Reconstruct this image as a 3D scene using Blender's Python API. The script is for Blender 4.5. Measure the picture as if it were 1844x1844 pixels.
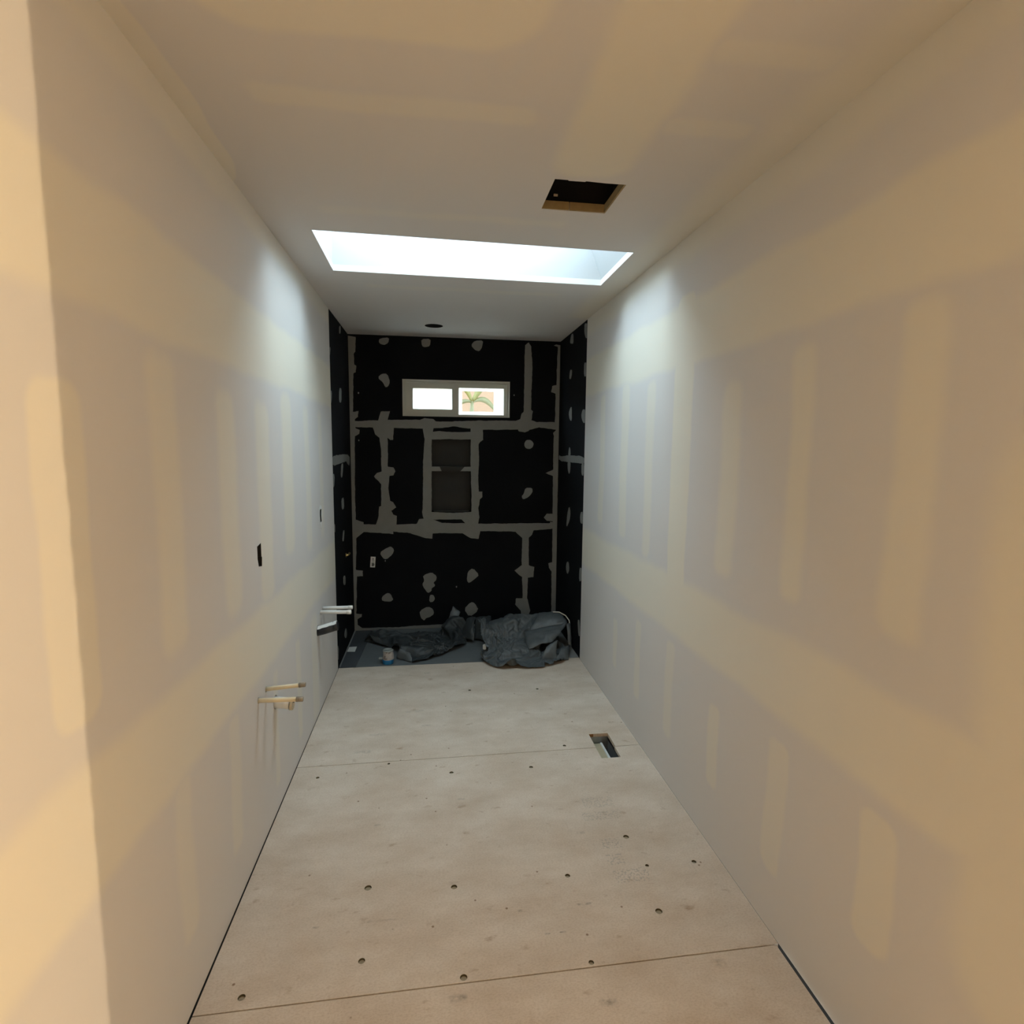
import bpy, bmesh, math, random
from mathutils import Vector, Matrix, noise, geometry

# ------------------------------------------------------------------ scene, camera, light
scene = bpy.context.scene
for o in list(bpy.data.objects):
    bpy.data.objects.remove(o)
COL = scene.collection

W, H, Y1, YB = 1.736, 2.44, 3.902, 4.734      # room width, height, drywall end, back wall
JAMB = 0.70                                    # near end of the right wall
HX, HY = 5.0, -2.2                             # extent of the hall beside / behind the camera

cam_data = bpy.data.cameras.new('camera')
cam_data.sensor_fit = 'HORIZONTAL'
cam_data.sensor_width = 36.0
cam_data.lens = 1009.0 / 1844.0 * 36.0
cam_data.clip_start = 0.05
cam = bpy.data.objects.new('camera', cam_data)
COL.objects.link(cam)
yaw, pitch, roll = 0.14079, -0.11295, 0.00908
f = Vector((math.sin(yaw) * math.cos(pitch), math.cos(yaw) * math.cos(pitch), math.sin(pitch)))
r = Vector((math.cos(yaw), -math.sin(yaw), 0))
u = r.cross(f)
r2 = r * math.cos(roll) + u * math.sin(roll)
u2 = u * math.cos(roll) - r * math.sin(roll)
m = Matrix((r2, u2, -f)).transposed().to_4x4()
m.translation = Vector((0.6654, 0.0, 1.5458))
cam.matrix_world = m
scene.camera = cam

world = bpy.data.worlds.new('sky')
scene.world = world
world.use_nodes = True
bg = world.node_tree.nodes['Background']
bg.inputs['Color'].default_value = (0.68, 0.87, 1.0, 1)
bg.inputs['Strength'].default_value = 16.5

scene.view_settings.view_transform = 'Standard'
scene.view_settings.look = 'None'
scene.view_settings.gamma = 1.0
scene.view_settings.exposure = 0.0
scene.view_settings.use_curve_mapping = False

LAMP = Vector((4.10, JAMB - (4.10 - W) * (1.130 - JAMB) / W, 1.75))
ld = bpy.data.lights.new('work_light_led', 'POINT')
ld.color = (1.0, 0.765, 0.475)
ld.energy = 255
ld.shadow_soft_size = 0.010
lo = bpy.data.objects.new('work_light_led', ld)
lo.location = LAMP
COL.objects.link(lo)

def portal(name, loc, rot, sx, sy):
    d = bpy.data.lights.new(name, 'AREA')
    d.shape = 'RECTANGLE'; d.size = sx; d.size_y = sy
    d.cycles.is_portal = True
    o = bpy.data.objects.new(name, d)
    o.location = loc; o.rotation_euler = rot
    COL.objects.link(o)
SH = 0.45                                       # skylight shaft height
portal('skylight_portal', (0.74, 2.82, H + SH + 0.075), (0, 0, 0), 1.25, 0.62)
portal('window_portal', (0.866, YB + 0.16, 1.95), (-math.pi / 2, 0, 0), 0.86, 0.28)

# ------------------------------------------------------------------ materials
MATS = {}
def new_mat(name):
    mt = bpy.data.materials.new(name); mt.use_nodes = True
    MATS[name] = mt
    nt = mt.node_tree
    return mt, nt, nt.nodes['Principled BSDF']

def plain(name, col, rough=0.7, metal=0.0, nscale=0, namp=0.15, bump=0.0, bscale=80, spec=0.5):
    mt, nt, b = new_mat(name)
    b.inputs['Roughness'].default_value = rough
    b.inputs['Metallic'].default_value = metal
    b.inputs['Specular IOR Level'].default_value = spec
    b.inputs['Base Color'].default_value = (*col, 1)
    tc = nt.nodes.new('ShaderNodeTexCoord')
    if nscale:
        n = nt.nodes.new('ShaderNodeTexNoise'); n.inputs['Scale'].default_value = nscale
        n.inputs['Detail'].default_value = 5
        nt.links.new(tc.outputs['Object'], n.inputs['Vector'])
        mx = nt.nodes.new('ShaderNodeMix'); mx.data_type = 'RGBA'
        mx.inputs[6].default_value = (*[c * (1 - namp) for c in col], 1)
        mx.inputs[7].default_value = (*[min(1, c * (1 + namp)) for c in col], 1)
        nt.links.new(n.outputs['Fac'], mx.inputs[0])
        nt.links.new(mx.outputs[2], b.inputs['Base Color'])
    if bump:
        n2 = nt.nodes.new('ShaderNodeTexNoise'); n2.inputs['Scale'].default_value = bscale
        n2.inputs['Detail'].default_value = 4
        nt.links.new(tc.outputs['Object'], n2.inputs['Vector'])
        bp = nt.nodes.new('ShaderNodeBump'); bp.inputs['Strength'].default_value = bump
        bp.inputs['Distance'].default_value = 0.004
        nt.links.new(n2.outputs['Fac'], bp.inputs['Height'])
        nt.links.new(bp.outputs['Normal'], b.inputs['Normal'])
    return mt

def strip_group():
    g = bpy.data.node_groups.new('mud_strip', 'ShaderNodeTree')
    g.interface.new_socket('P', in_out='INPUT', socket_type='NodeSocketVector')
    g.interface.new_socket('Center', in_out='INPUT', socket_type='NodeSocketVector')
    g.interface.new_socket('Half', in_out='INPUT', socket_type='NodeSocketVector')
    g.interface.new_socket('Radius', in_out='INPUT', socket_type='NodeSocketFloat')
    g.interface.new_socket('Soft', in_out='INPUT', socket_type='NodeSocketFloat')
    g.interface.new_socket('Strength', in_out='INPUT', socket_type='NodeSocketFloat')
    g.interface.new_socket('Prev', in_out='INPUT', socket_type='NodeSocketFloat')
    g.interface.new_socket('Mask', in_out='OUTPUT', socket_type='NodeSocketFloat')
    gi = g.nodes.new('NodeGroupInput'); go = g.nodes.new('NodeGroupOutput')
    def vm(op, a, b=None):
        n = g.nodes.new('ShaderNodeVectorMath'); n.operation = op
        g.links.new(a, n.inputs[0])
        if b is not None:
            if isinstance(b, tuple): n.inputs[1].default_value = b
            else: g.links.new(b, n.inputs[1])
        return n
    s = vm('SUBTRACT', gi.outputs['P'], gi.outputs['Center'])
    a = vm('ABSOLUTE', s.outputs[0])
    d = vm('SUBTRACT', a.outputs[0], gi.outputs['Half'])
    mx = vm('MAXIMUM', d.outputs[0], (0, 0, 0))
    ln = vm('LENGTH', mx.outputs[0])
    lo_ = g.nodes.new('ShaderNodeMath'); lo_.operation = 'SUBTRACT'
    hi_ = g.nodes.new('ShaderNodeMath'); hi_.operation = 'ADD'
    for n in (lo_, hi_):
        g.links.new(gi.outputs['Radius'], n.inputs[0]); g.links.new(gi.outputs['Soft'], n.inputs[1])
    mr = g.nodes.new('ShaderNodeMapRange'); mr.interpolation_type = 'SMOOTHSTEP'
    g.links.new(ln.outputs['Value'], mr.inputs['Value'])
    g.links.new(lo_.outputs[0], mr.inputs['From Min']); g.links.new(hi_.outputs[0], mr.inputs['From Max'])
    mr.inputs['To Min'].default_value = 1; mr.inputs['To Max'].default_value = 0
    ms = g.nodes.new('ShaderNodeMath'); ms.operation = 'MULTIPLY'
    g.links.new(mr.outputs['Result'], ms.inputs[0]); g.links.new(gi.outputs['Strength'], ms.inputs[1])
    mm = g.nodes.new('ShaderNodeMath'); mm.operation = 'MAXIMUM'
    g.links.new(ms.outputs[0], mm.inputs[0]); g.links.new(gi.outputs['Prev'], mm.inputs[1])
    g.links.new(mm.outputs[0], go.inputs['Mask'])
    return g
STRIP = strip_group()
PAPER = (0.69, 0.665, 0.645)
MUD = (0.785, 0.74, 0.635)

def drywall(name, axes, strips):
    """gypsum paper with bands of dried joint compound: strips are (u0, u1, v0, v1, soft, strength)"""
    mt, nt, b = new_mat(name)
    N, Lk = nt.nodes, nt.links
    b.inputs['Roughness'].default_value = 0.75
    b.inputs['Specular IOR Level'].default_value = 0.3
    tc = N.new('ShaderNodeTexCoord'); sx = N.new('ShaderNodeSeparateXYZ')
    Lk.new(tc.outputs['Object'], sx.inputs[0])
    cb = N.new('ShaderNodeCombineXYZ')
    Lk.new(sx.outputs['XYZ'.index(axes[0])], cb.inputs[0]); Lk.new(sx.outputs['XYZ'.index(axes[1])], cb.inputs[1])
    nz = N.new('ShaderNodeTexNoise'); nz.inputs['Scale'].default_value = 2.6; nz.inputs['Detail'].default_value = 2
    Lk.new(tc.outputs['Object'], nz.inputs['Vector'])
    v1 = N.new('ShaderNodeVectorMath'); v1.operation = 'SUBTRACT'
    Lk.new(nz.outputs['Color'], v1.inputs[0]); v1.inputs[1].default_value = (0.5, 0.5, 0.5)
    v2 = N.new('ShaderNodeVectorMath'); v2.operation = 'MULTIPLY'
    Lk.new(v1.outputs[0], v2.inputs[0]); v2.inputs[1].default_value = (0.06, 0.06, 0)
    v3 = N.new('ShaderNodeVectorMath'); v3.operation = 'ADD'
    Lk.new(cb.outputs[0], v3.inputs[0]); Lk.new(v2.outputs[0], v3.inputs[1])
    prev = None
    for (u0, u1, w0, w1, soft, st) in strips:
        g = N.new('ShaderNodeGroup'); g.node_tree = STRIP
        hu, hv = (u1 - u0) / 2, (w1 - w0) / 2
        rad = min(hu, hv) * 0.7
        Lk.new(v3.outputs[0], g.inputs['P'])
        g.inputs['Center'].default_value = ((u0 + u1) / 2, (w0 + w1) / 2, 0)
        g.inputs['Half'].default_value = (hu - rad, hv - rad, 0)
        g.inputs['Radius'].default_value = rad; g.inputs['Soft'].default_value = soft
        g.inputs['Strength'].default_value = st
        if prev: Lk.new(prev, g.inputs['Prev'])
        prev = g.outputs['Mask']
    n2 = N.new('ShaderNodeTexNoise'); n2.inputs['Scale'].default_value = 1.7; n2.inputs['Detail'].default_value = 3
    Lk.new(tc.outputs['Object'], n2.inputs['Vector'])
    mr = N.new('ShaderNodeMapRange')
    mr.inputs['From Min'].default_value = .3; mr.inputs['From Max'].default_value = .7
    mr.inputs['To Min'].default_value = .8; mr.inputs['To Max'].default_value = 1.0
    Lk.new(n2.outputs['Fac'], mr.inputs['Value'])
    mu = N.new('ShaderNodeMath'); mu.operation = 'MULTIPLY'
    Lk.new(prev, mu.inputs[0]); Lk.new(mr.outputs['Result'], mu.inputs[1])
    mx = N.new('ShaderNodeMix'); mx.data_type = 'RGBA'
    mx.inputs[6].default_value = (*PAPER, 1); mx.inputs[7].default_value = (*MUD, 1)
    Lk.new(mu.outputs[0], mx.inputs[0]); Lk.new(mx.outputs[2], b.inputs['Base Color'])
    n3 = N.new('ShaderNodeTexNoise'); n3.inputs['Scale'].default_value = 160
    Lk.new(tc.outputs['Object'], n3.inputs['Vector'])
    bp = N.new('ShaderNodeBump'); bp.inputs['Strength'].default_value = 0.05; bp.inputs['Distance'].default_value = 0.002
    Lk.new(n3.outputs['Fac'], bp.inputs['Height']); Lk.new(bp.outputs['Normal'], b.inputs['Normal'])
    return mt

drywall('drywall_left', 'YZ', [
    (-3, 4.1, 1.81, 2.065, .025, 1), (-3, 4.1, .66, .92, .03, 1), (-3, 4.1, 2.34, 2.6, .03, .6),
    (1.035, 1.19, 1.00, 1.665, .012, .9), (1.45, 1.60, 1.01, 1.78, .03, .8), (1.88, 2.03, .98, 1.72, .03, .8),
    (2.26, 2.44, .92, 1.72, .03, .8), (2.64, 2.81, 1.04, 1.78, .03, .8), (3.08, 3.2, 1.0, 1.75, .03, .7),
    (3.45, 3.55, 1.0, 1.75, .03, .6), (1.85, 1.94, .18, .64, .02, .6), (1.465, 1.555, .19, .67, .02, .6),
    (2.36, 2.42, .1, .6, .02, .6), (2.75, 2.83, .1, .6, .02, .6), (3.1, 3.25, .0, .6, .03, .6), (0.55, 0.7, 1.0, 1.7, .03, .8)])
drywall('drywall_right', 'YZ', [
    (0, 4.1, 1.91, 2.165, .025, 1), (0, 4.1, .72, .98, .03, 1), (0, 4.1, 2.33, 2.6, .04, .7),
    (1.86, 1.98, 1.08, 1.79, .025, .8), (1.475, 1.575, 1.09, 1.85, .025, .9), (1.065, 1.185, 1.12, 1.88, .025, .9),
    (0.5, .93, .4, 1.62, .05, 1), (0.5, .90, 1.6, 2.44, .05, .6), (3.43, 3.53, 1.07, 1.88, .02, .7), (3.0, 3.12, 1.05, 1.92, .02, .7),
    (2.64, 2.74, 1.0, 1.88, .02, .7), (2.24, 2.425, .9, 2.2, .012, 1), (3.09, 3.16, .25, .55, .015, .6),
    (2.71, 2.79, .22, .65, .015, .6), (2.31, 2.39, .22, .68, .015, .6), (1.90, 1.975, .24, .56, .012, .7),
    (1.49, 1.585, .20, .64, .012, .7), (1.07, 1.19, .30, .67, .012, .9), (0.5, .90, 0, .45, .05, .5)])
drywall('drywall_ceiling', 'XY', [
    (-1, .055, -3, 2.3, .006, .8), (1.60, 1.9, -3, 3.9, .06, .8), (.15, .92, .9, 1.375, .02, .9),
    (.21, .95, 1.57, 1.655, .02, .6), (1.05, 1.295, -3, 1.92, .03, 1), (1.30, 1.60, 1.25, 1.33, .02, .5),
    (1.30, 1.56, 1.55, 1.63, .02, .5), (.25, 1.2, 2.28, 2.34, .03, .4), (.3, 1.4, 3.3, 3.36, .03, .4)])
drywall('drywall_hall', 'YZ', [(-9, 9, .7, .95, .03, 1), (-9, 9, 1.85, 2.1, .03, 1)])

plain('black_board', (0.0085, 0.0092, 0.0108), 0.85, nscale=3, namp=.25, spec=.08)
plain('sealant', (0.215, 0.222, 0.213), 0.7, nscale=14, namp=.1, bump=.4, bscale=60)
plain('niche_foam', (0.030, 0.030, 0.028), 0.8, nscale=6, namp=.15)
plain('shaft_paint', (0.46, 0.465, 0.47), 0.7, nscale=3, namp=.03)
plain('dark_void', (0.012, 0.012, 0.014), 0.9)
plain('cut_board', (0.33, 0.24, 0.115), 0.85, nscale=40, namp=.25)
plain('galvanized', (0.35, 0.38, 0.40), 0.45, metal=.7, nscale=25, namp=.25)
plain('tin_floor', (0.50, 0.44, 0.30), 0.5, nscale=10, namp=.15)
plain('wood_edge', (0.30, 0.15, 0.06), 0.8, nscale=50, namp=.3)
plain('vinyl', (0.50, 0.50, 0.44), 0.5)
plain('pipe_cream', (0.78, 0.70, 0.50), 0.4)
plain('pipe_white', (0.80, 0.81, 0.79), 0.35)
plain('pipe_cap', (0.33, 0.29, 0.23), 0.5, nscale=120, namp=.4)
plain('test_cap', (0.55, 0.46, 0.32), 0.6, nscale=60, namp=.2)
plain('brass', (0.55, 0.42, 0.18), 0.35, metal=.9)
plain('abs_black', (0.02, 0.022, 0.026), 0.4)
plain('paper_white', (0.72, 0.73, 0.70), 0.6)
plain('ink', (0.05, 0.055, 0.05), 0.7)
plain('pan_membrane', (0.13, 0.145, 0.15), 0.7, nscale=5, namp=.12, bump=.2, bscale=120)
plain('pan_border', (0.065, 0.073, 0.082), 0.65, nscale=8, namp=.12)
plain('plastic_sheet', (0.10, 0.114, 0.120), 0.45, nscale=9, namp=.35, spec=.5, bump=.3, bscale=45)
plain('plastic_dark', (0.04, 0.047, 0.05), 0.5, nscale=4, namp=.3, spec=.4)
plain('tub_white', (0.42, 0.39, 0.375), 0.5, nscale=45, namp=.35)
plain('tub_blue', (0.012, 0.15, 0.34), 0.4)
plain('tub_print', (0.16, 0.14, 0.13), 0.6, nscale=150, namp=.4)
plain('tub_rim', (0.30, 0.32, 0.30), 0.5)
plain('cord_white', (0.62, 0.60, 0.52), 0.7)
plain('subfloor', (0.05, 0.045, 0.04), 0.9)
plain('lamp_yellow', (0.75, 0.45, 0.03), 0.4)
plain('lamp_metal', (0.05, 0.05, 0.05), 0.4)
plain('stucco', (0.115, 0.066, 0.038), 0.9, nscale=30, namp=.15)
plain('ground_tan', (0.33, 0.24, 0.15), 0.95, nscale=10, namp=.2)
plain('leaf_yellow', (0.062, 0.055, 0.003), 0.6, nscale=20, namp=.3)
plain('leaf_green', (0.036, 0.034, 0.004), 0.6, nscale=20, namp=.3)
plain('house_dark', (0.08, 0.08, 0.08), 0.8)

def glass(name, tint, refl=.06):
    mt = bpy.data.materials.new(name); mt.use_nodes = True; MATS[name] = mt
    nt = mt.node_tree; nt.nodes.remove(nt.nodes['Principled BSDF'])
    t = nt.nodes.new('ShaderNodeBsdfTransparent'); t.inputs[0].default_value = (*tint, 1)
    g = nt.nodes.new('ShaderNodeBsdfGlossy'); g.inputs['Roughness'].default_value = .02
    mx = nt.nodes.new('ShaderNodeMixShader'); mx.inputs[0].default_value = refl
    nt.links.new(t.outputs[0], mx.inputs[1]); nt.links.new(g.outputs[0], mx.inputs[2])
    nt.links.new(mx.outputs[0], nt.nodes['Material Output'].inputs[0])
glass('clear_glass', (.97, .98, .97))

def translucent(name, col, mixd):
    mt = bpy.data.materials.new(name); mt.use_nodes = True; MATS[name] = mt
    nt = mt.node_tree; nt.nodes.remove(nt.nodes['Principled BSDF'])
    t = nt.nodes.new('ShaderNodeBsdfTranslucent'); t.inputs[0].default_value = (*col, 1)
    d = nt.nodes.new('ShaderNodeBsdfDiffuse'); d.inputs[0].default_value = (*col, 1)
    mx = nt.nodes.new('ShaderNodeMixShader'); mx.inputs[0].default_value = mixd
    nt.links.new(t.outputs[0], mx.inputs[1]); nt.links.new(d.outputs[0], mx.inputs[2])
    nt.links.new(mx.outputs[0], nt.nodes['Material Output'].inputs[0])
translucent('frosted_glass', (.95, .95, .93), .1)
translucent('backlit_vinyl', (.96, .95, .92), .12)

def floor_mat():
    mt, nt, b = new_mat('floor_board')
    N, Lk = nt.nodes, nt.links
    b.inputs['Roughness'].default_value = .7; b.inputs['Specular IOR Level'].default_value = .3
    tc = N.new('ShaderNodeTexCoord')
    mp = N.new('ShaderNodeMapping'); mp.inputs['Scale'].default_value = (1.5, 2.6, 1)
    Lk.new(tc.outputs['Object'], mp.inputs['Vector'])
    n1 = N.new('ShaderNodeTexNoise'); n1.inputs['Scale'].default_value = 2.2; n1.inputs['Detail'].default_value = 8
    n1.inputs['Roughness'].default_value = .65
    Lk.new(mp.outputs[0], n1.inputs['Vector'])
    c1 = N.new('ShaderNodeValToRGB')
    c1.color_ramp.elements[0].position = .25; c1.color_ramp.elements[0].color = (.57, .46, .355, 1)
    c1.color_ramp.elements[1].position = .7; c1.color_ramp.elements[1].color = (.755, .665, .57, 1)
    Lk.new(n1.outputs['Fac'], c1.inputs[0])
    # fine fibres
    n2 = N.new('ShaderNodeTexNoise'); n2.inputs['Scale'].default_value = 85; n2.inputs['Detail'].default_value = 8; n2.inputs['Roughness'].default_value = .7
    Lk.new(mp.outputs[0], n2.inputs['Vector'])
    c2 = N.new('ShaderNodeValToRGB')
    c2.color_ramp.elements[0].position = .3; c2.color_ramp.elements[0].color = (.82, .78, .74, 1)
    c2.color_ramp.elements[1].position = .55; c2.color_ramp.elements[1].color = (1, 1, 1, 1)
    Lk.new(n2.outputs['Fac'], c2.inputs[0])
    m1 = N.new('ShaderNodeMix'); m1.data_type = 'RGBA'; m1.blend_type = 'MULTIPLY'; m1.inputs[0].default_value = 1
    Lk.new(c1.outputs[0], m1.inputs[6]); Lk.new(c2.outputs[0], m1.inputs[7])
    # scattered dark specks and scuffs
    vo = N.new('ShaderNodeTexVoronoi'); vo.inputs['Scale'].default_value = 10.0; vo.inputs['Randomness'].default_value = 1
    Lk.new(tc.outputs['Object'], vo.inputs['Vector'])
    c3 = N.new('ShaderNodeValToRGB')
    c3.color_ramp.elements[0].position = .03; c3.color_ramp.elements[0].color = (.35, .24, .16, 1)
    c3.color_ramp.elements[1].position = .055; c3.color_ramp.elements[1].color = (1, 1, 1, 1)
    Lk.new(vo.outputs['Distance'], c3.inputs[0])
    m2 = N.new('ShaderNodeMix'); m2.data_type = 'RGBA'; m2.blend_type = 'MULTIPLY'; m2.inputs[0].default_value = .85
    Lk.new(m1.outputs[2], m2.inputs[6]); Lk.new(c3.outputs[0], m2.inputs[7])
    n4 = N.new('ShaderNodeTexNoise'); n4.inputs['Scale'].default_value = 9; n4.inputs['Detail'].default_value = 3
    Lk.new(mp.outputs[0], n4.inputs['Vector'])
    c4 = N.new('ShaderNodeValToRGB')
    c4.color_ramp.elements[0].position = .645; c4.color_ramp.elements[0].color = (1, 1, 1, 1)
    c4.color_ramp.elements[1].position = .80; c4.color_ramp.elements[1].color = (.68, .58, .49, 1)
    Lk.new(n4.outputs['Fac'], c4.inputs[0])
    m3 = N.new('ShaderNodeMix'); m3.data_type = 'RGBA'; m3.blend_type = 'MULTIPLY'; m3.inputs[0].default_value = 1
    Lk.new(m2.outputs[2], m3.inputs[6]); Lk.new(c4.outputs[0], m3.inputs[7])
    # worn ink stamp: grey blobs inside three small patches along the right of the middle sheet
    sx = N.new('ShaderNodeSeparateXYZ'); Lk.new(tc.outputs['Object'], sx.inputs[0])
    cb = N.new('ShaderNodeCombineXYZ'); Lk.new(sx.outputs[0], cb.inputs[0]); Lk.new(sx.outputs[1], cb.inputs[1])
    prev = None
    for (x0, x1, y0, y1, st) in [(1.285, 1.45, 2.12, 2.17, .8), (1.31, 1.44, 2.20, 2.265, .8), (1.315, 1.39, 1.95, 2.0, 1),
                                 (1.31, 1.37, 1.865, 1.915, 1), (1.315, 1.44, 1.775, 1.835, 1)]:
        g = N.new('ShaderNodeGroup'); g.node_tree = STRIP
        Lk.new(cb.outputs[0], g.inputs['P'])
        g.inputs['Center'].default_value = ((x0 + x1) / 2, (y0 + y1) / 2, 0)
        g.inputs['Half'].default_value = ((x1 - x0) / 2, (y1 - y0) / 2, 0)
        g.inputs['Radius'].default_value = .002; g.inputs['Soft'].default_value = .004
        g.inputs['Strength'].default_value = st
        if prev: Lk.new(prev, g.inputs['Prev'])
        prev = g.outputs['Mask']
    n5 = N.new('ShaderNodeTexNoise'); n5.inputs['Scale'].default_value = 120; n5.inputs['Detail'].default_value = 1
    Lk.new(tc.outputs['Object'], n5.inputs['Vector'])
    gt = N.new('ShaderNodeMath'); gt.operation = 'GREATER_THAN'; gt.inputs[1].default_value = .55
    Lk.new(n5.outputs['Fac'], gt.inputs[0])
    mm = N.new('ShaderNodeMath'); mm.operation = 'MULTIPLY'; Lk.new(gt.outputs[0], mm.inputs[0]); Lk.new(prev, mm.inputs[1])
    mm2 = N.new('ShaderNodeMath'); mm2.operation = 'MULTIPLY'; Lk.new(mm.outputs[0], mm2.inputs[0]); mm2.inputs[1].default_value = .38
    m4 = N.new('ShaderNodeMix'); m4.data_type = 'RGBA'
    Lk.new(mm2.outputs[0], m4.inputs[0]); Lk.new(m3.outputs[2], m4.inputs[6]); m4.inputs[7].default_value = (.2, .2, .19, 1)
    prev = None
    for (x, y, rx, ry, st) in [(.726, 1.425, .03, .014, .55), (1.517, 1.432, .026, .018, .4), (1.144, 1.359, .028, .016, .55), (.95, 1.70, .014, .008, .4),
                               (1.17, 1.70, .03, .006, .55), (.43, 2.2, .02, .01, .3), (.30, 2.78, .05, .02, .3), (.36, 2.95, .05, .015, .3), (.62, 3.02, .03, .01, .35),
                               (.55, 3.2, .06, .02, .25), (.42, 3.75, .02, .008, .5), (.62, 3.76, .025, .008, .45), (.90, 3.74, .03, .006, .45), (.78, 2.33, .02, .01, .3),
                               (.5, 1.72, .06, .006, .25), (1.25, 2.05, .02, .012, .3), (.28, 1.72, .012, .006, .5), (1.02, 1.60, .01, .004, .6), (1.07, 1.60, .012, .004, .6)]:
        g = N.new('ShaderNodeGroup'); g.node_tree = STRIP
        Lk.new(cb.outputs[0], g.inputs['P'])
        g.inputs['Center'].default_value = (x, y, 0); k_ = min(rx, ry)
        g.inputs['Half'].default_value = (max(0, rx - k_), max(0, ry - k_), 0)
        g.inputs['Radius'].default_value = k_ * .6; g.inputs['Soft'].default_value = k_ * .6
        g.inputs['Strength'].default_value = st
        if prev: Lk.new(prev, g.inputs['Prev'])
        prev = g.outputs['Mask']
    n6 = N.new('ShaderNodeTexNoise'); n6.inputs['Scale'].default_value = 55; n6.inputs['Detail'].default_value = 4
    Lk.new(tc.outputs['Object'], n6.inputs['Vector'])
    mr6 = N.new('ShaderNodeMapRange'); mr6.inputs['From Min'].default_value = .35; mr6.inputs['From Max'].default_value = .6
    Lk.new(n6.outputs['Fac'], mr6.inputs['Value'])
    mm6 = N.new('ShaderNodeMath'); mm6.operation = 'MULTIPLY'; Lk.new(mr6.outputs['Result'], mm6.inputs[0]); Lk.new(prev, mm6.inputs[1])
    m5 = N.new('ShaderNodeMix'); m5.data_type = 'RGBA'
    Lk.new(mm6.outputs[0], m5.inputs[0]); Lk.new(m4.outputs[2], m5.inputs[6]); m5.inputs[7].default_value = (.16, .13, .10, 1)
    Lk.new(m5.outputs[2], b.inputs['Base Color'])
    bp = N.new('ShaderNodeBump'); bp.inputs['Strength'].default_value = .12; bp.inputs['Distance'].default_value = .002
    Lk.new(n2.outputs['Fac'], bp.inputs['Height']); Lk.new(bp.outputs['Normal'], b.inputs['Normal'])
floor_mat()
plain('hole_wall', (0.10, 0.085, 0.05), 0.9)
plain('hole_floor', (0.36, 0.31, 0.22), 0.9)
plain('niche_sill_lit', (0.075, 0.076, 0.072), 0.8)

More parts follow.
